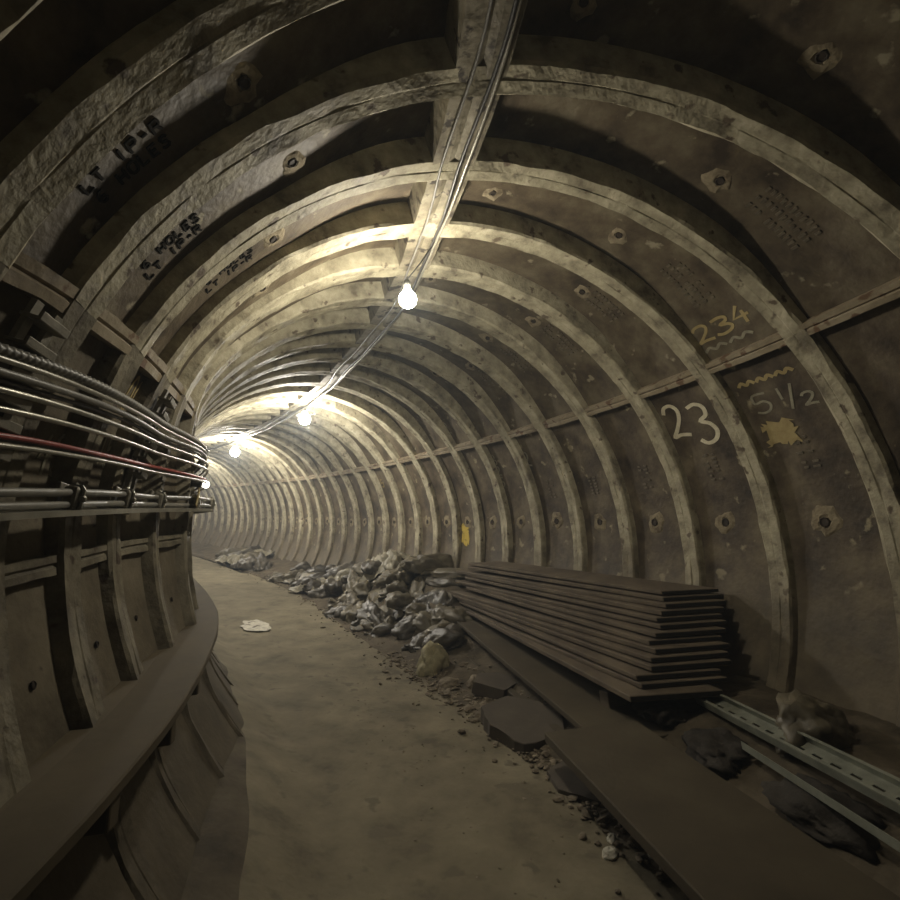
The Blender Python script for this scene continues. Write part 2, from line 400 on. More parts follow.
# worn, unreadable cast lettering on the right-hand panels: rows of short raised ticks
def ticks(s0, a0, seed, rows_=3, n=11, m=None, parent=None):
    rnd = random.Random(seed); bm = bmesh.new()
    for r_ in range(rows_):
        for i in range(n):
            if rnd.random() < .2: continue
            ss = s0 - .05 + .05 * r_ + rnd.uniform(-.004, .004); aa = a0 + (i - n / 2) * .0165
            ln = rnd.uniform(.018, .034); wd = .0035
            f = [(ss - ln / 2, aa - wd), (ss + ln / 2, aa - wd), (ss + ln / 2, aa + wd), (ss - ln / 2, aa + wd)]
            lo = [bm.verts.new(P(a, b, rskin(b) + .01)) for a, b in f]; hi = [bm.verts.new(P(a, b, rskin(b) - .007)) for a, b in f]
            bm.faces.new(hi)
            for j in range(4): bm.faces.new((lo[j], lo[(j + 1) % 4], hi[(j + 1) % 4], hi[j]))
    link('cast_lettering', bm, m or M['castr'], parent or ceiling)
for k, (s_, a_) in enumerate([(1.98, .69), (2.52, .69), (3.04, .58), (3.56, .62), (4.08, .60), (4.6, .6)]): ticks(s_, a_, k)
for k in range(5): ticks(S0 + PITCH * (2.55 + k), 1.36, 40 + k, 2, 7, M['castr'], wall_right)
# painted numbers
def wall_map(s0, a0): return lambda u, v: (s0 - u, a0 - v / RS)           # right wall: reads towards the viewer
PT = -.001
text('painted_number', wall_right, [('2', 0, .03, .19, .25), ('3', .17, -.04, .19, .28)], wall_map(3.20, 1.225), .026, M['paintw'], PT)
text('painted_number', ceiling, [('2', 0, 0, .15, .11), ('3', .12, .005, .15, .10), ('4', .235, .01, .13, .11)], wall_map(2.70, .89), .017, M['painty'], PT)
text('painted_number', wall_right, [('5', 0, 0, .14, .12), ('1', .135, .05, .05, .075), ('/', .16, -.02, .13, .15), ('2', .235, -.02, .09, .075)], wall_map(2.64, 1.195), .013, M['paintf'], PT)
text('painted_number', wall_right, row('~~~', 0, 0, .1, .15, .05), wall_map(2.66, 1.095), .018, M['painty'], PT)
text('painted_number', ceiling, row('~~', 0, 0, .15, .22, .05), wall_map(2.70, .935), .016, M['paintf'], PT)
text('painted_number', wall_right, [('2', 0, 0, .16, .16)], wall_map(4.85, 1.20), .018, M['paintf'], PT)
text('painted_number', wall_right, [('3', 0, .12, .13, .12), ('2', 0, -.02, .13, .11), ('5', 0, -.16, .13, .11)], wall_map(5.36, 1.22), .016, M['paintf'], PT)
text('painted_number', ceiling, [('2', 0, 0, .16, .16)], wall_map(5.9, .87), .016, M['paintf'], PT)
text('painted_number', wall_right, [('4', 0, 0, .14, .14), ('5', .12, 0, .13, .13)], wall_map(8.55, 1.20), .016, M['painty'], PT)
def wl_map(s0, a0): return lambda u, v: (s0 + u, a0 + v / RS)             # left wall: reads away from the viewer
text('painted_number', wall_left, row('400', 0, 0, .10, .11, .15), wl_map(2.46, -1.275), .016, M['painty'], PT)
text('painted_number', wall_left, row('15T', 0, 0, .10, .12, .12), wl_map(2.52, -1.40), .018, M['paintf'], PT)
text('painted_number', wall_left, row('n', 0, 0, .10, .16, .20), wl_map(1.58, -1.27), .03, M['painty'], PT)
text('painted_number', wall_left, row('45', 0, 0, .11, .12, .12), wl_map(2.0, -1.43), .016, M['paintf'], PT)
def patch(name, parent, s0, s1, a0, a1, m, seed):
    bm = bmesh.new(); n = 8; vs = []
    rnd = random.Random(seed); rows = []
    for i in range(n + 1):
        r_ = []
        for j in range(n + 1):
            fs, fa = i / n, j / n
            jit = .14 if (i in (0, n) or j in (0, n)) else 0
            r_.append(P(s0 + (s1 - s0) * (fs + rnd.uniform(-jit, jit)), a0 + (a1 - a0) * (fa + rnd.uniform(-jit, jit)), 1.812 - .0045))
        rows.append(r_)
    grid(bm, rows); return link(name, bm, m, parent)
patch('paint_patch', wall_right, 2.50, 2.66, 1.235, 1.315, M['painty'], 1)
patch('paint_patch', wall_right, 6.17, 6.37, 1.555, 1.70, M['yellow'], 2)
patch('paint_patch', wall_right, 11.6, 11.85, 1.40, 1.56, M['painty'], 3)

# ------------------------------------------------------------------ floor and dirt bank
bm = bmesh.new(); rows = []
for s in frange(SMIN + .1, SMAX - .3, .12):
    row_ = []
    e = xedge(s) + .25
    xs = [-1.55, -1.45, -1.35, -1.28, -1.22, -1.14, -1.05, -.95] + frange(-.8, e, .16)
    while len(xs) < 18: xs.append(xs[-1] + .05)
    xs = xs[:18]
    for x in xs:
        z = zfloor(s) + (.17 + .03 * noise.noise(Vector((s * 1.9, 4, 4)))) * sm((-x - .90) / .45) + .008 * noise.noise(Vector((s * 1.3, x * 2, 0)))
        row_.append(W(s, x + (.05 * noise.noise(Vector((s * 2.6, 9, x))) if x < -.9 else 0), z))
    rows.append(row_)
grid(bm, rows); fl = link('floor', bm, M['floor'], smooth=True)
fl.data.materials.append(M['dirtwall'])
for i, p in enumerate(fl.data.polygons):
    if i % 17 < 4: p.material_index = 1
fl; fl['kind'] = 'structure'
bm = bmesh.new(); rows = []
for s in frange(SMIN + .1, SMAX - .3, .07):
    row_ = []; e = xedge(s) + .06 * noise.noise(Vector((s * 2.2, 5, 0))) + .03 * noise.noise(Vector((s * 7, 5, 0)))
    for i in range(24):
        x = e - .06 + (1.84 - e) * i / 23
        z = zbank(s, x) + .025 * sm((x - e) / .2) * (noise.noise(Vector((s * 4, x * 4, 2))) + .6 * noise.noise(Vector((s * 11, x * 11, 7)))) + (-.03 if i == 0 else .006)
        row_.append(W(s, x, z))
    rows.append(row_)
grid(bm, rows); bank = link('dirt_bank', bm, M['bank'], smooth=True)
tag(bank, 'dark dirt bank rising from the path edge to the right wall', 'dirt', kind='stuff')

def rock_into(bm, c, r, seed, flat=.7):
    g = bmesh.ops.create_icosphere(bm, subdivisions=1, radius=1)
    rnd = random.Random(seed); q = RZ(rnd.uniform(0, 6)) @ RX(rnd.uniform(-.6, .6))
    d = Vector((rnd.uniform(.7, 1.5), rnd.uniform(.6, 1.1), rnd.uniform(.4, .9) * flat))
    for v in g['verts']:
        p = v.co * (1 + .35 * noise.noise(v.co * 1.3 + Vector((seed * 3.7, 0, 0))))
        v.co = c + (q @ Vector((p.x * d.x, p.y * d.y, p.z * d.z))) * r
bm = bmesh.new(); rnd = random.Random(5)
for i in range(1500):
    s = rnd.uniform(1.5, 15) if i % 3 else rnd.uniform(2.4, 5.2)
    off = abs(rnd.gauss(0, .22)); e = xedge(s)
    x = e - .06 + off if rnd.random() < .9 else e - abs(rnd.gauss(0, .15))
    if x > 1.6: continue
    r = rnd.uniform(.006, .02) * (1.6 if rnd.random() < .12 else 1)
    z = max(zbank(s, x), zfloor(s))
    rock_into(bm, W(s, x, z + r * .3), r, i)
for i in range(1000):
    s = rnd.uniform(2.2, 5.4); x = xedge(s) - .02 + abs(rnd.gauss(0, .20)) - (.1 if rnd.random() < .15 else 0)
    r = rnd.uniform(.007, .022) * (1.7 if rnd.random() < .1 else 1)
    rock_into(bm, W(s, x, max(zbank(s, x), zfloor(s)) + r * .35), r, i + 9000, .6)
rub = link('rubble_chips', bm, M['stone']); tag(rub, 'small stone chips and grit scattered along the right edge of the path', 'rubble', kind='stuff')
bm = bmesh.new()
for i in range(170):
    s = rnd.gauss(4.2, .9); x = rnd.gauss(-.45, .16); 
    if rnd.random() < .4: s = rnd.uniform(2.0, 3.6); x = rnd.gauss(-.1, .25)
    rock_into(bm, W(s, x, zfloor(s) + .003), rnd.uniform(.003, .008), i + 4000, .5)
gr = link('path_grit', bm, M['stone']); tag(gr, 'fine pale grit strewn over the middle of the path', 'grit', kind='stuff')

# ------------------------------------------------------------------ bags, sacks and lumps
def bag_mesh(seed, dims, crump=.18, sub=4, neck=False, flat=.25):
    bm = bmesh.new(); bmesh.ops.create_icosphere(bm, subdivisions=sub, radius=1)
    o = Vector((seed * 5.13, seed * 2.7, seed)); rn = random.Random(seed)
    sx, sy, sz = rn.uniform(.8, 1.3), rn.uniform(1.6, 2.6), rn.uniform(1.2, 2.2)
    for v in bm.verts:
        p = v.co.copy()
        wv = Vector((noise.noise(p * 1.4 + o), noise.noise(p * 1.4 + o * 1.3), noise.noise(p * 1.4 + o * 1.9))) * .55
        q = p + wv
        f = 1 + crump * 1.5 * noise.noise(p * 1.15 + o)
        f += crump * 1.5 * (.35 - abs(noise.noise(Vector((q.x * sx, q.y * sy, q.z * sz)) + o)))          # long folds
        f += crump * .9 * (.3 - abs(noise.noise(q * 3.6 + o * 1.7)))                                      # creases
        f += crump * .45 * (.3 - abs(noise.noise(q * 8.0 + o * .7)))
        q = p * f
        if neck and q.x > .3:
            k = q.x - .3; sq = 1 - .75 * sm(k / .4) + .9 * sm((k - .42) / .35)
            q.y *= sq; q.z *= max(.25, sq * .9)
        z = q.z
        if z < -flat: z = -flat - (-flat - z) * .25
        v.co = Vector((q.x * dims[0], q.y * dims[1], (z + flat) * dims[2]))
    return bm
def bag(name, seed, dims, s, x, z, rz, m, label, cat, group=None, crump=.18, neck=False, rx=0, ry=0, sub=4):
    bm = bag_mesh(seed, dims, crump, sub, neck)
    o = link(name, bm, M[m], smooth=True, mw=FT(s, x, z, rz) @ RX(rx) @ RY(ry))
    return tag(o, label, cat, group)
bag('canvas_sack', 3, (.15, .11, .16), 4.72, .34, zbank(4.72, .34) - .01, .4, 'canvas', 'olive tan crumpled canvas sack sitting upright at the path edge', 'sack', crump=.22)
bag('plastic_bag', 71, (.17, .13, .12), 2.38, 1.14, zbank(2.38, 1.14) - .02, .4, 'bag', 'crumpled dusty plastic bag against the right wall behind the slotted tray', 'bag', crump=.42)
bag('sandbag', 72, (.17, .12, .07), 2.55, .80, zbank(2.55, .8) - .02, 1.2, 'sackg', 'dark grey sandbag between the front plank and the slotted tray', 'sandbag', crump=.34)
bag('sandbag', 73, (.15, .11, .06), 2.90, .86, zbank(2.9, .86) - .01, .5, 'sackg', 'smaller dark grey sandbag just under the near ends of the board stack', 'sandbag', crump=.34)
bag('sandbag', 74, (.17, .12, .06), 2.12, .78, zbank(2.12, .78) - .01, 1.4, 'sackg', 'dark grey sandbag nearest the camera, below the slotted tray', 'sandbag', crump=.34)
SPEC = [  # three long flat sacks on top of the heap, beside the far end of the boards
    (21, (.36, .16, .08), 6.10, 1.40, -.60, 1.9, 'bag', 'topmost of three flat dusty sacks stacked beside the far end of the boards'),
    (22, (.34, .17, .08), 6.02, 1.34, -.70, 1.8, 'bagd', 'middle of three flat dusty sacks stacked beside the far end of the boards'),
    (23, (.34, .18, .08), 5.94, 1.24, -.81, 1.8, 'bag', 'lowest of three flat dusty sacks stacked beside the far end of the boards')]
for sd, d, s, x, z, rz, m, lab in SPEC: bag('flat_sack', sd, d, s, x, z, rz, m, lab, 'sack', 'flat sacks by the boards', crump=.16, neck=(sd != 22))
bag('plastic_bag', 31, (.13, .05, .20), 6.75, 1.08, zbank(6.75, 1.08) - .02, .5, 'bagp', 'pale fan-shaped plastic bag standing up on the heap', 'bag', crump=.2)
bag('plastic_bag', 32, (.17, .13, .17), 7.35, 1.30, zbank(7.35, 1.3), .9, 'bagp', 'pale grey crumpled bag on the crest of the long heap against the wall', 'bag', crump=.28)
bag('plastic_bag', 33, (.18, .13, .15), 8.75, 1.15, zbank(8.75, 1.15), 2.1, 'bagp', 'pale silvery crumpled bag at the middle of the long heap', 'bag', crump=.28)
bag('plastic_bag', 34, (.22, .16, .12), 9.9, 1.00, zbank(9.9, 1.0), 1.2, 'bagp', 'pale rounded bag at the far left end of the near heap', 'bag', crump=.24)
bag('plastic_bag', 35, (.26, .18, .20), 14.4, 1.28, zbank(14.4, 1.28), .7, 'bagp', 'pale bag on top of the farthest heap, in front of the far wall', 'bag', crump=.28)
rnd = random.Random(77)
protos = []
for q in range(7): protos.append(bag_mesh(40 + q, (.21 + .03 * (q % 3), .13 + .02 * (q % 2), .10 + .025 * (q % 3)), .34 + .05 * (q % 3), 4, q % 3 == 0))
pm = []
for q, bmq in enumerate(protos):
    o = link('rubble_sack', bmq, M['bag'], smooth=True); pm.append(o.data); bpy.data.objects.remove(o)
pmd = []
for me in pm:
    d = me.copy(); d.materials.clear(); d.materials.append(M['bagd']); pmd.append(d)
def scatter(n, s0, s1, x0f, x1f, lab, grp, scale, dark):
    for i in range(n):
        s = s0 + (s1 - s0) * (i + rnd.uniform(.1, .9)) / n; x = rnd.uniform(x0f(s), x1f(s))
        me = (pmd if rnd.random() < dark else pm)[rnd.randrange(7)]
        o = bpy.data.objects.new('rubble_sack', me); C.objects.link(o)
        k = rnd.uniform(*scale)
        o.matrix_world = FT(s, x, zbank(s, x) - .02, rnd.uniform(0, 6.2)) @ RX(rnd.uniform(-.3, .3)) @ RY(rnd.uniform(-.3, .3)) @ Matrix.Scale(k, 4)
        tag(o, lab, 'sack', grp)
scatter(16, 5.0, 6.6, lambda s: xedge(s) + .22, lambda s: 1.05, 'dull brown crumpled sack in the heap left of the long plank', 'sacks beside the long plank', (.75, 1.15), .75)
scatter(26, 6.3, 9.2, lambda s: xedge(s) + .12, lambda s: 1.5, 'dusty crumpled sack in the long heap along the right of the path', 'sacks in the long heap', (.8, 1.25), .45)
scatter(14, 9.0, 11.2, lambda s: xedge(s) + .1, lambda s: 1.45, 'dusty crumpled sack at the far end of the long heap', 'sacks at the end of the long heap', (.8, 1.2), .5)
scatter(16, 12.4, 16.0, lambda s: xedge(s) + .1, lambda s: 1.5, 'dark crumpled sack in the farthest heap by the path', 'sacks in the farthest heap', (1.0, 1.5), .7)
def sheet(s, x, rz, lx, ly, seed, m, label, h=.09, z0=.03):
    bm = bmesh.new(); rows = []; n = 34; mw = FT(s, x, 0, rz); th = cen(s)[2]; c0 = W(s, x, 0)
    for i in range(n):
        r_ = []
        for j in range(n):
            u, v = i / (n - 1) * 2 - 1, j / (n - 1) * 2 - 1
            ed = 1 + .22 * noise.noise(Vector((u * 1.5, v * 1.5, seed)))
            px, py = u * lx * ed, v * ly * ed
            ax = px * math.cos(rz) - py * math.sin(rz); ay = px * math.sin(rz) + py * math.cos(rz)
            q = Vector((u * 1.5 + .5 * noise.noise(Vector((u * 2, v * 2, seed + 3))), v * 2.8, seed * 2.3))
            z = .55 - abs(noise.noise(q)) * 1.6 + .35 * (.4 - abs(noise.noise(q * 2.7))) + .16 * (.4 - abs(noise.noise(q * 6)))
            edge = 1 - sm((max(abs(u), abs(v)) - .55) / .45) * .75
            r_.append(Vector((px, py, zbank(s + ay, x + ax) + z0 + h * max(-.25, z) * edge)))
        rows.append(r_)
    grid(bm, rows); o = link('crumpled_sheet', bm, M[m], smooth=True, mw=mw)
    md = o.modifiers.new('thick', 'SOLIDIFY'); md.thickness = .004; md.offset = 1
    return tag(o, label, 'sheet')
sheet(5.65, .92, .5, .26, .36, 3, 'bagd', 'dark crumpled sheet over the heap behind the canvas sack', .16)
sheet(6.35, .78, 1.1, .30, .40, 5, 'bag', 'dusty crumpled sheet at the front of the heap, left of the long plank', .16)
sheet(7.2, .72, .2, .26, .45, 8, 'bag', 'grey crumpled sheet at the path edge of the long heap below the fan-shaped bag', .15)
sheet(7.7, 1.2, .9, .32, .45, 13, 'bagp', 'pale glossy crumpled sheet draped on the back of the long heap', .22, .08)
sheet(8.9, .85, .4, .30, .5, 17, 'bagp', 'pale crumpled sheet spread over the middle of the long heap', .18, .06)
sheet(10.3, .95, .3, .30, .6, 21, 'bag', 'dull crumpled sheet at the far tail of the long heap', .16)
sheet(13.6, 1.05, .6, .40, .6, 25, 'bagp', 'pale torn sheet lying on the farthest heap', .30, .1)
def lump(name, seed, r, s, x, z, m, label, cat, flat=.7, group=None):
    bm = bmesh.new(); g = bmesh.ops.create_icosphere(bm, subdivisions=3, radius=1)
    o = Vector((seed * 2.1, seed, 0))
    for v in bm.verts:
        p = v.co; f = 1 + .35 * noise.noise(p * 1.2 + o) + .12 * noise.noise(p * 3.5 + o)
        v.co = Vector((p.x * f * r * 1.2, p.y * f * r * .9, max(p.z * f, -.3) * r * flat + .3 * r * flat))
    return tag(link(name, bm, M[m], mw=FT(s, x, z, seed)), label, cat, group)
lump('stone', 1, .09, 4.15, .42, zbank(4.15, .42) - .01, 'stone', 'brown broken stone behind the dark slab beside the path', 'stone')
lump('stone', 2, .07, 4.35, .28, zbank(4.35, .28) - .01, 'stone', 'small broken stone at the path edge in front of the canvas sack', 'stone')
lump('stone', 3, .10, 5.15, .62, zbank(5.15, .62) - .01, 'stone', 'squat stone wedged behind the canvas sack', 'stone')
for i, (s, x, r, lab) in enumerate([(2.37, .06, .030, 'larger white chunk lying on the near path below the front plank'), (2.44, .12, .024, 'white chunk just behind the larger white chunk on the near path'),
                                    (2.31, .20, .018, 'small white chunk right of the larger white chunk, nearest the front plank')]):
    lump('plaster_chunk', 60 + i, r, s, x, zfloor(s), 'white', lab, 'plaster', .6)
# crumpled white scrap on the left of the path
bm = bmesh.new(); rows = []
for i in range(15):
    row_ = []
    for j in range(15):
        u, v = i / 7 - 1, j / 7 - 1
        rr = 1 + .55 * noise.noise(Vector((u * 1.9 / (abs(u) + abs(v) + .01), v * 1.9 / (abs(u) + abs(v) + .01), 1)))
        q = max(abs(u), abs(v)); l = math.hypot(u, v) or 1
        px, py = u * q / l * rr * .155, v * q / l * rr * .36
        row_.append(Vector((px, py, .005 + .010 * max(0, 1 + noise.noise(Vector((u * 3, v * 3, 8))) * 1.6) * (1 - .5 * q))))
    rows.append(row_)
grid(bm, rows); o = link('paper_scrap', bm, M['white'], mw=FT(7.25, -.58, zfloor(7.25)))
tag(o, 'crumpled white paper scrap lying on the left of the path', 'paper')
# slab, shards, small board by the path edge
def rough(outline, seed):
    out = []; n = len(outline)
    for i, (a, b) in enumerate(outline):
        c, d = outline[(i + 1) % n]
        for q in range(4):
            t = q / 4; f = 1 + .13 * noise.noise(Vector((i * 1.7 + q * .6, seed, 0)))
            out.append(((a + (c - a) * t) * f, (b + (d - b) * t) * f))
    return out
def slab(name, outline, t, s, x, z, rz, m, label, cat, rx=0, ry=0):
    if t > .015 and len(outline) > 4: outline = rough(outline, s)
    bm = bmesh.new(); lo = [bm.verts.new((px, py, 0)) for px, py in outline]; hi = [bm.verts.new((px * .97, py * .97, t)) for px, py in outline]
    bm.faces.new(list(reversed(lo))); bm.faces.new(hi); n = len(lo)
    for j in range(n): bm.faces.new((lo[j], lo[(j + 1) % n], hi[(j + 1) % n], hi[j]))
    bmesh.ops.bevel(bm, geom=list(bm.edges), offset=min(.004, t * .1), segments=1, affect='EDGES')
    return tag(link(name, bm, M[m], mw=FT(s, x, z, rz) @ RX(rx) @ RY(ry)), label, cat)
slab('stone_slab', [(-.16, -.22), (.10, -.27), (.22, -.10), (.23, .12), (.10, .28), (-.12, .26), (-.20, .05)], .10, 3.42, .28, zbank(3.42, .3) - .03, .1, 'slab', 'large dark broken slab lying beside the front plank', 'slab', rx=.10, ry=-.06)
slab('stone_slab', [(-.13, -.12), (.12, -.15), (.18, .05), (.05, .16), (-.14, .12)], .08, 4.0, .46, zbank(4.0, .46) - .02, .6, 'slab', 'smaller broken slab behind the large dark slab', 'slab', rx=.12)
slab('tile_shard', [(-.10, -.16), (.09, -.10), (.11, .12), (-.02, .16), (-.12, .04)], .02, 2.82, .22, zfloor(2.82) + .012, .5, 'slab', 'thin curved shard at the path edge in front of the large slab', 'shard', ry=-.12)
slab('wood_strip', [(-.025, -.30), (.025, -.30), (.025, .30), (-.025, .30)], .02, 2.95, .36, zbank(2.95, .36) + .02, -.12, 'bagp', 'pale narrow strip sticking out from under the front plank', 'strip')

# ------------------------------------------------------------------ planks and the stack of boards
def bar4(name, cs, t, m, label, cat, group=None, bev=.004):
    """board from four world corners (near-left, near-right, far-right, far-left) and its thickness"""
    bm = bmesh.new(); o = (cs[0] + cs[1] + cs[2] + cs[3]) / 4
    lo = [bm.verts.new(c - o - Vector((0, 0, t))) for c in cs]; hi = [bm.verts.new(c - o) for c in cs]
    bm.faces.new(list(reversed(lo))); bm.faces.new(hi)
    for j in range(4): bm.faces.new((lo[j], lo[(j + 1) % 4], hi[(j + 1) % 4], hi[j]))
    bmesh.ops.bevel(bm, geom=list(bm.edges), offset=bev, segments=1, affect='EDGES')
    ob = link(name, bm, M[m], mw=T(o)); return tag(ob, label, cat, group)
def flat_board(name, near, far, width, t, m, label, cat, group=None, tilt=0, skew=0, end=None):
    d = (far - near); n = Vector((d.y, -d.x, 0)).normalized() * width + Vector((0, 0, tilt))
    o = bar4(name, [near, near + n - d.normalized() * skew, far + n, far], t, m, label, cat, group)
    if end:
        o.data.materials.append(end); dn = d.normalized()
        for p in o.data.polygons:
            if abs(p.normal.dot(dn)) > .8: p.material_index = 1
    return o
flat_board('steel_plank', W(1.45, .05, -.985), W(2.93, .13, -1.0), .50, .045, 'plank', 'wide rusty brown plank in the foreground, lying over the long plank', 'plank', tilt=.0)
flat_board('steel_plank', W(2.80, .38, -1.05), W(5.35, .95, -.92), .40, .035, 'plank', 'long rusty plank running from under the front plank to the heap', 'plank')
flat_board('timber_strip', W(3.1, .36, -1.13), W(4.6, .62, -1.10), .05, .035, 'plank', 'narrow batten lying along the path side of the long plank', 'batten')
ordn = ['topmost', 'second', 'third', 'fourth', 'fifth', 'sixth', 'seventh', 'eighth', 'ninth', 'tenth', 'eleventh', 'twelfth', 'thirteenth', 'lowest']
NB = 14
rnd = random.Random(9)
for i in range(NB):
    f = i / (NB - 1); j = lambda a: rnd.uniform(-a, a)
    z = -.425 - .036 * i; sk = (0, 0, .05, 0, -.05, .03, 0, -.06, .04, 0, .06, -.05, .10, -.10)[i]
    near = W(3.16 - .32 * f + j(.025), 1.26 - .63 * f ** 1.1 + j(.015), 0); far = W(5.60 + j(.12) + sk, 1.29 - .16 * f + j(.02), 0); near += Vector((sk * .25, sk * .3, 0))
    near.z = cen(3.1)[3] + z - .01 * f; far.z = cen(5.6)[3] + z + .015
    flat_board('rusty_board', near, far, (.44 + .06 * f), .028 + j(.003), 'board', ('%s long rusty board in the stack against the right wall' % ordn[i]) if i in (0, NB - 1) else ('%s long rusty board from the top of the stack against the right wall' % ordn[i]), 'board', 'boards stacked against the right wall', skew=.10, end=M['board_end_shade'])
near = W(2.85, .70, -.915); 
for y, s_, x_ in ((0, 3.1, .72), (1, 5.3, 1.15)):
    a = W(s_, x_ - .05, 0); b = W(s_, x_ + .45, 0); zt = cen(s_)[3] - .425 - .036 * 13 - .04 + (.015 if y else -.01) 
    a.z = b.z = zt
    d = (b - a); n = Vector((-d.y, d.x, 0)).normalized() * .08
    bar4('bearer', [a, b, b + n, a + n], .10, 'board', ('far' if y else 'near') + ' timber bearer lying crosswise under the board stack', 'timber')

# slotted cable tray and thin rail on the right
tray0, tray1 = W(1.15, .80, -.915), W(2.86, 1.02, -.955)
d = (tray1 - tray0); L_ = d.length; yax = d.normalized(); xax = yax.cross(Vector((0, 0, 1))).normalized(); zax = xax.cross(yax)
mw = Matrix(((xax.x, yax.x, zax.x, tray0.x), (xax.y, yax.y, zax.y, tray0.y), (xax.z, yax.z, zax.z, tray0.z), (0, 0, 0, 1))) @ RY(-.25)
tr = empty('cable_tray', mw, 'long slotted steel channel lying on the debris along the right wall', 'tray')
bm = bmesh.new()
# web pierced by a row of real slots
wd = .105; step = .085; n = int(L_ / step); sl = .026
for i in range(n):
    y0 = i * step; y1 = y0 + step; a0_, a1_ = y0 + .02, y1 - .02
    for (x0, x1, ya, yb) in ((0, wd / 2 - .007, y0, y1), (wd / 2 + .007, wd, y0, y1), (wd / 2 - .007, wd / 2 + .007, y0, a0_), (wd / 2 - .007, wd / 2 + .007, a1_, y1)):
        box(bm, (x1 - x0, yb - ya, .004), T(((x0 + x1) / 2, (ya + yb) / 2, 0)))
link('slotted_web', bm, M['slot'], tr)
for x in (0, wd):
    bm = bmesh.new(); box(bm, (.004, n * step, .035), T((x, n * step / 2, .016))); box(bm, (.014, n * step, .004), T((x + (.006 if x == 0 else -.006), n * step / 2, .034)))
    link('side_flange', bm, M['slot'], tr)
rail0, rail1 = W(1.15, .63, -.95), W(2.42, .80, -.975)
d = (rail1 - rail0); n_ = Vector((d.y, -d.x, 0)).normalized()
bm = bmesh.new(); rows = []
for p in (rail0, rail1): rows.append([p - rail0 + n_ * a + Vector((0, 0, b)) for a, b in ((0, 0), (.035, 0), (.035, .004), (.004, .004), (.004, .03), (0, .03))])
vs = grid(bm, rows, True); caps(bm, vs)
tag(link('angle_rail', bm, M['slot'], mw=T(rail0)), 'thin steel angle rail lying beside the slotted channel on its path side', 'rail')

# ------------------------------------------------------------------ cables on the left wall
def cable(name, a, r, rad, m, label, cat='cable', s0=-1.2, s1=24, wave=0, da=0, st=.12, n=8, rf=None):
    pts = []; i = 0
    for s in frange(s0, s1, st):
        pts.append(P(s, a + da * sm((s - 1) / 4) + wave * math.sin(s * 4.3 + a * 40) / r, r))
    bm = bmesh.new(); o0 = pts[0].copy()
    tube(bm, [p - o0 for p in pts], rad, n, rf)
    return tag(link(name, bm, M[m], smooth=True, mw=T(o0)), label, cat)
cable('armoured_cable', -1.268, 1.69, .017, 'grey', 'topmost ribbed armoured cable along the left wall', st=.011, s1=9, wave=.003, rf=lambda i: .0125 + .003 * math.sin(i * 2 * PI / 3.0), n=7)
cable('conduit_pipe', -1.281, 1.685, .0075, 'pipe', 'pale conduit directly below the ribbed armoured cable', 'pipe')
cable('data_cable', -1.296, 1.69, .010, 'grey', 'dull grey cable, third from the top on the left wall', wave=.003)
cable('data_cable', -1.307, 1.70, .006, 'black', 'black cable running just below the dull grey cable on the left wall', wave=.004)
cable('conduit_pipe', -1.321, 1.68, .008, 'steel', 'bright steel conduit, upper of the two shiny pipes on the left wall', 'pipe')
cable('conduit_pipe', -1.346, 1.68, .0075, 'steel', 'bright steel conduit, lower of the two shiny pipes on the left wall', 'pipe')
cable('data_cable', -1.383, 1.69, .0075, 'red', 'red cable along the left wall', wave=.002)
cable('data_cable', -1.388, 1.705, .006, 'black', 'black cable tucked behind the red cable on the left wall', wave=.003)
cable('conduit_pipe', -1.395, 1.68, .0065, 'pipe', 'pale thin pipe directly under the red cable', 'pipe')
cable('signal_cable', -1.458, 1.67, .011, 'grey', 'upper thick grey cable held in the clamps of the lower cable run', wave=.002)
cable('signal_cable', -1.478, 1.67, .010, 'grey', 'lower thick grey cable held in the clamps of the lower cable run', wave=.002)
bm = bmesh.new(); rows = []
for s in frange(-1.2, 24, .12):
    rows.append([P(s, a, r) for a, r in ((-1.487, 1.645), (-1.487, 1.72), (-1.490, 1.72), (-1.490, 1.649), (-1.497, 1.649), (-1.497, 1.645))])
vs = grid(bm, rows, True); caps(bm, vs)
tag(link('support_strip', bm, M['steel']), 'pale steel strip edging the bottom of the lower cable run', 'strip')
# cable clamps
def radial(s, a, r):
    p = P(s, a, r); cx, cy, th, cz = cen(s)
    z = (W(s, 0, 0) - p).normalized(); y = Vector((-math.sin(th), math.cos(th), 0)); x = y.cross(z)
    return Matrix(((x.x, y.x, z.x, p.x), (x.y, y.y, z.y, p.y), (x.z, y.z, z.z, p.z), (0, 0, 0, 1)))
nth = ['nearest', 'second', 'third', 'fourth', 'fifth', 'sixth', 'seventh', 'eighth', 'ninth', 'tenth', 'eleventh', 'twelfth']
proto = None
for i in range(12):
    s = 1.42 + PITCH * i; mwc = radial(s, -1.468, 1.67); mwc = mwc
    lab = ('%s cable clamp %s on the lower cable run of the left wall' % (nth[i], 'to the camera' if i == 0 else 'from the camera'))
    if proto is None:
        proto = empty('cable_clamp', mwc, lab, 'clamp', 'clamps on the lower cable run')
        bm = bmesh.new(); box(bm, (.085, .05, .012), T((0, 0, -.03)), .003); box(bm, (.07, .045, .04), T((0, 0, 0)), .012)
        link('clamp_body', bm, M['bracket'], proto)
        for sx in (-1, 1):
            bm = bmesh.new(); tube(bm, [Vector((sx * .018 + .022 * math.cos(t * PI / 5), 0, .004 + .022 * math.sin(t * PI / 5))) for t in range(11)], .006, 6)
            link('clamp_loop', bm, M['steel'], proto)
        bm = bmesh.new(); lathe(bm, [(.010, .015), (.010, .032), (.006, .036)], 6); link('bolt', bm, M['steel'], proto)
    else:
        c = copy_tree(proto, mwc); tag(c, lab)
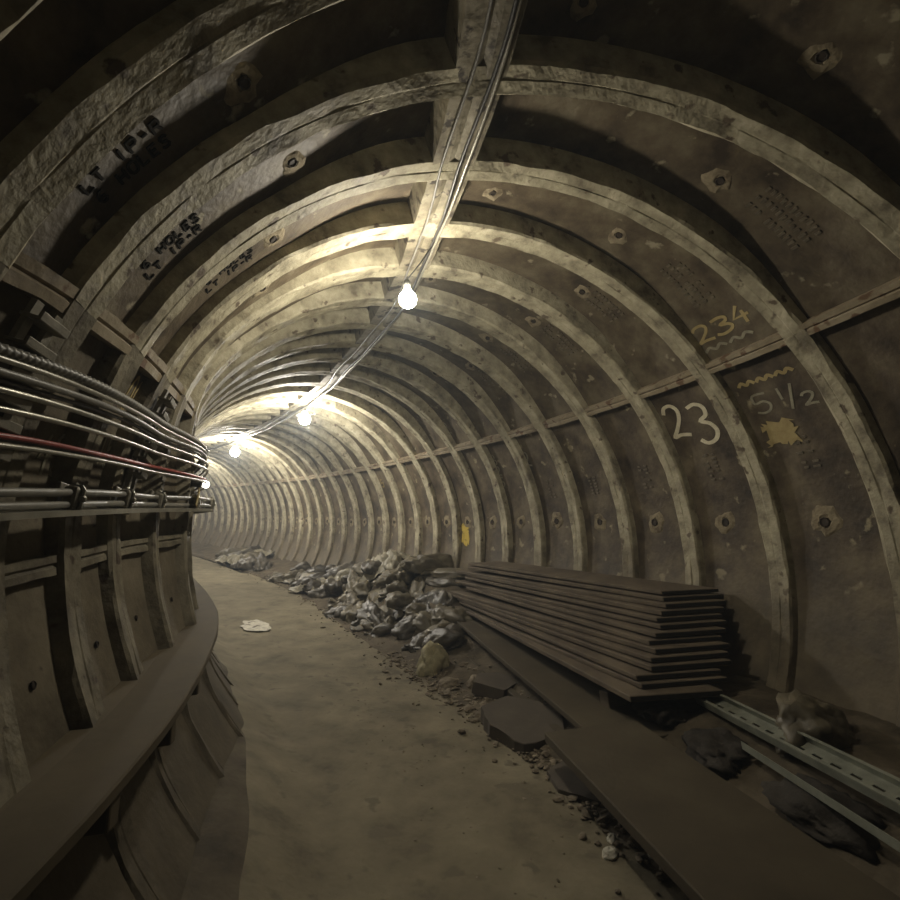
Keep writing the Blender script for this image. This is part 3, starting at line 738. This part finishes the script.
# hanger brackets carrying the upper cables
proto = None
for i in range(7):
    s = 1.50 + PITCH * 2.5 * i; 
    lab = '%s upright steel cable hanger %s on the left wall' % (nth[i], 'to the camera' if i == 0 else 'from the camera')
    if proto is None:
        proto = empty('cable_hanger', FR(s), lab, 'bracket', 'cable hangers on the left wall')
        inv = FR(s).inverted()
        for q, ds in enumerate((-.035, .035)):
            bm = bmesh.new(); rows = []
            for a in frange(-1.20, -1.50, -.03) if False else [(-1.19 - .0155 * t) for t in range(21)]:
                rows.append([Vector((r * math.sin(a), ds + y, r * math.cos(a))) for r, y in ((1.72, -.012), (1.72, .012), (1.735, .012), (1.735, -.012))])
            vs = grid(bm, rows, True); caps(bm, vs); link('upright', bm, M['bracket'], proto)
        for a in (-1.215, -1.255, -1.30, -1.335, -1.37, -1.41, -1.47):
            bm = bmesh.new(); Rm = Matrix.Rotation(a, 4, 'Y') @ T((0, 0, 1.715))
            box(bm, (.010, .10, .05), Rm, .002); box(bm, (.022, .10, .006), Rm @ T((.008, 0, -.024)), .001)
            link('hook', bm, M['bracket'], proto)
        bm = bmesh.new(); box(bm, (.05, .11, .14), Matrix.Rotation(-1.34, 4, 'Y') @ T((0, 0, 1.80)), .004); link('stand_off', bm, M['bracket'], proto)
    else:
        c = copy_tree(proto, FR(s)); tag(c, lab)
# pipe clips joining neighbouring cables
# square tag at the end of the lower run
bm = bmesh.new(); box(bm, (.09, .09, .006), Matrix(), .002)
tag(link('ochre_tag', bm, M['painty'], mw=radial(3.45, -1.452, 1.635)), 'small square ochre tag fixed to the lower cable run', 'tag')

# ------------------------------------------------------------------ crown cables and lamps
cable('festoon_cable', 0, 1, .001, 'black', 'x') if False else None
def crown_cable(name, off, r, rad, m, label, cat, wob=.0):
    pts = [P(s, a_key(s) + (off + wob * math.sin(s * 2.1) + wob * .5 * math.sin(s * 5.3)) / RI, r) for s in frange(-1.2, 24, .1)]
    o0 = pts[0].copy(); bm = bmesh.new(); tube(bm, [p - o0 for p in pts], rad, 7)
    return tag(link(name, bm, M[m], smooth=True, mw=T(o0)), label, cat)
crown_cable('festoon_cable', .035, 1.715, .008, 'black', 'black lighting cable slung along the tunnel crown', 'cable', .018)
crown_cable('conduit_pipe', .060, 1.725, .008, 'pipe', 'pale thin conduit running along the tunnel crown', 'pipe', .006)
crown_cable('crown_wire', -.045, 1.73, .006, 'grey', 'thin grey wire on the left side of the tunnel crown', 'wire', .02)
def lamp(s, x, z, label, far, rad):
    mw = FR(s, x, z); t = empty('light_bulb', mw, label, 'light bulb', 'bulbs hanging along the crown')
    bm = bmesh.new()
    prof = [(rad * math.sin(q * PI / 12), -rad * math.cos(q * PI / 12)) for q in range(1, 10)] + [(rad * .45, rad * 1.05), (rad * .38, rad * 1.3)]
    lathe(bm, [(.003, -rad)] + prof, 20); link('glass_globe', bm, M['bulb_far' if far else 'bulb'], t, smooth=True)
    bm = bmesh.new(); lathe(bm, [(.012, rad * 1.2), (.020, rad * 1.22), (.021, rad * 1.2 + .05), (.012, rad * 1.2 + .065), (.005, rad * 1.2 + .07)], 14); link('lamp_holder', bm, M['holder'], t, smooth=True)
    aC = a_key(s); top = P(s, aC + .035 / RI, 1.715); loc = mw.inverted() @ top
    bm = bmesh.new(); b = Vector((0, 0, rad * 1.2 + .066)); tube(bm, [b, b.lerp(loc, .5) + Vector((.006, 0, 0)), loc], .004, 6); link('drop_lead', bm, M['black'], t)
lamp(2.90, -.47, 1.31, 'nearest and largest lit bulb hanging from the tunnel crown', False, .050)
lamp(7.27, -.03, 1.46, 'second lit bulb hanging from the crown, in the middle distance', True, .075)
lamp(11.6, .07, 1.455, 'farthest visible lit bulb, hanging where the tunnel bends away', True, .09)
lamp(16.0, .07, 1.455, 'lit bulb beyond the bend, hidden behind the left wall', True, .08)  # unseen bulb, kept for the light it gives the far tunnel
lamp(20.4, .07, 1.455, 'last lit bulb beyond the bend, hidden behind the left wall', True, .08)  # also out of sight, kept only to light the tunnel
t = empty('bulkhead_lamp', radial(3.95, -1.40, 1.70) @ Matrix.Scale(.8, 4), 'small bright lamp on the left wall at the end of the red cable', 'lamp')
bm = bmesh.new(); lathe(bm, [(.035, -.09), (.035, -.02), (.028, -.005), (.01, -.002)], 16); link('lamp_base', bm, M['holder'], t, smooth=True)
bm = bmesh.new(); lathe(bm, [(.02, -.004), (.027, .012), (.024, .03), (.01, .04), (.002, .041)], 16); link('lamp_glass', bm, M['lamp'], t, smooth=True)

# ------------------------------------------------------------------ world, camera, view
w = bpy.data.worlds.new('World'); bpy.context.scene.world = w; w.use_nodes = True
w.node_tree.nodes['Background'].inputs[0].default_value = (.5, .6, .8, 1); w.node_tree.nodes['Background'].inputs[1].default_value = 0.0
vol = w.node_tree.nodes.new('ShaderNodeVolumeScatter'); vol.inputs['Color'].default_value = (.80, .90, 1, 1); vol.inputs['Density'].default_value = .012; vol.inputs['Anisotropy'].default_value = .2
w.node_tree.links.new(vol.outputs[0], w.node_tree.nodes['World Output'].inputs['Volume'])
cam = bpy.data.cameras.new('camera'); co = bpy.data.objects.new('camera', cam); C.objects.link(co)
yaw, pitch, roll = -.3536, .2577, -.069
fw = Vector((math.sin(yaw) * math.cos(pitch), math.cos(yaw) * math.cos(pitch), math.sin(pitch)))
r0 = Vector((math.cos(yaw), -math.sin(yaw), 0)); u0 = r0.cross(fw)
r = r0 * math.cos(roll) + u0 * math.sin(roll); u = u0 * math.cos(roll) - r0 * math.sin(roll)
loc = Vector((-.5408, 0, .1052))
co.matrix_world = Matrix(((r.x, u.x, -fw.x, loc.x), (r.y, u.y, -fw.y, loc.y), (r.z, u.z, -fw.z, loc.z), (0, 0, 0, 1)))
cam.sensor_width = 36; cam.lens = 36 * 491.77 / 900; cam.clip_start = .02
bpy.context.scene.camera = co
vs_ = bpy.context.scene.view_settings
vs_.view_transform = 'Standard'; vs_.look = 'None'; vs_.exposure = .06; vs_.gamma = 1; vs_.use_curve_mapping = False
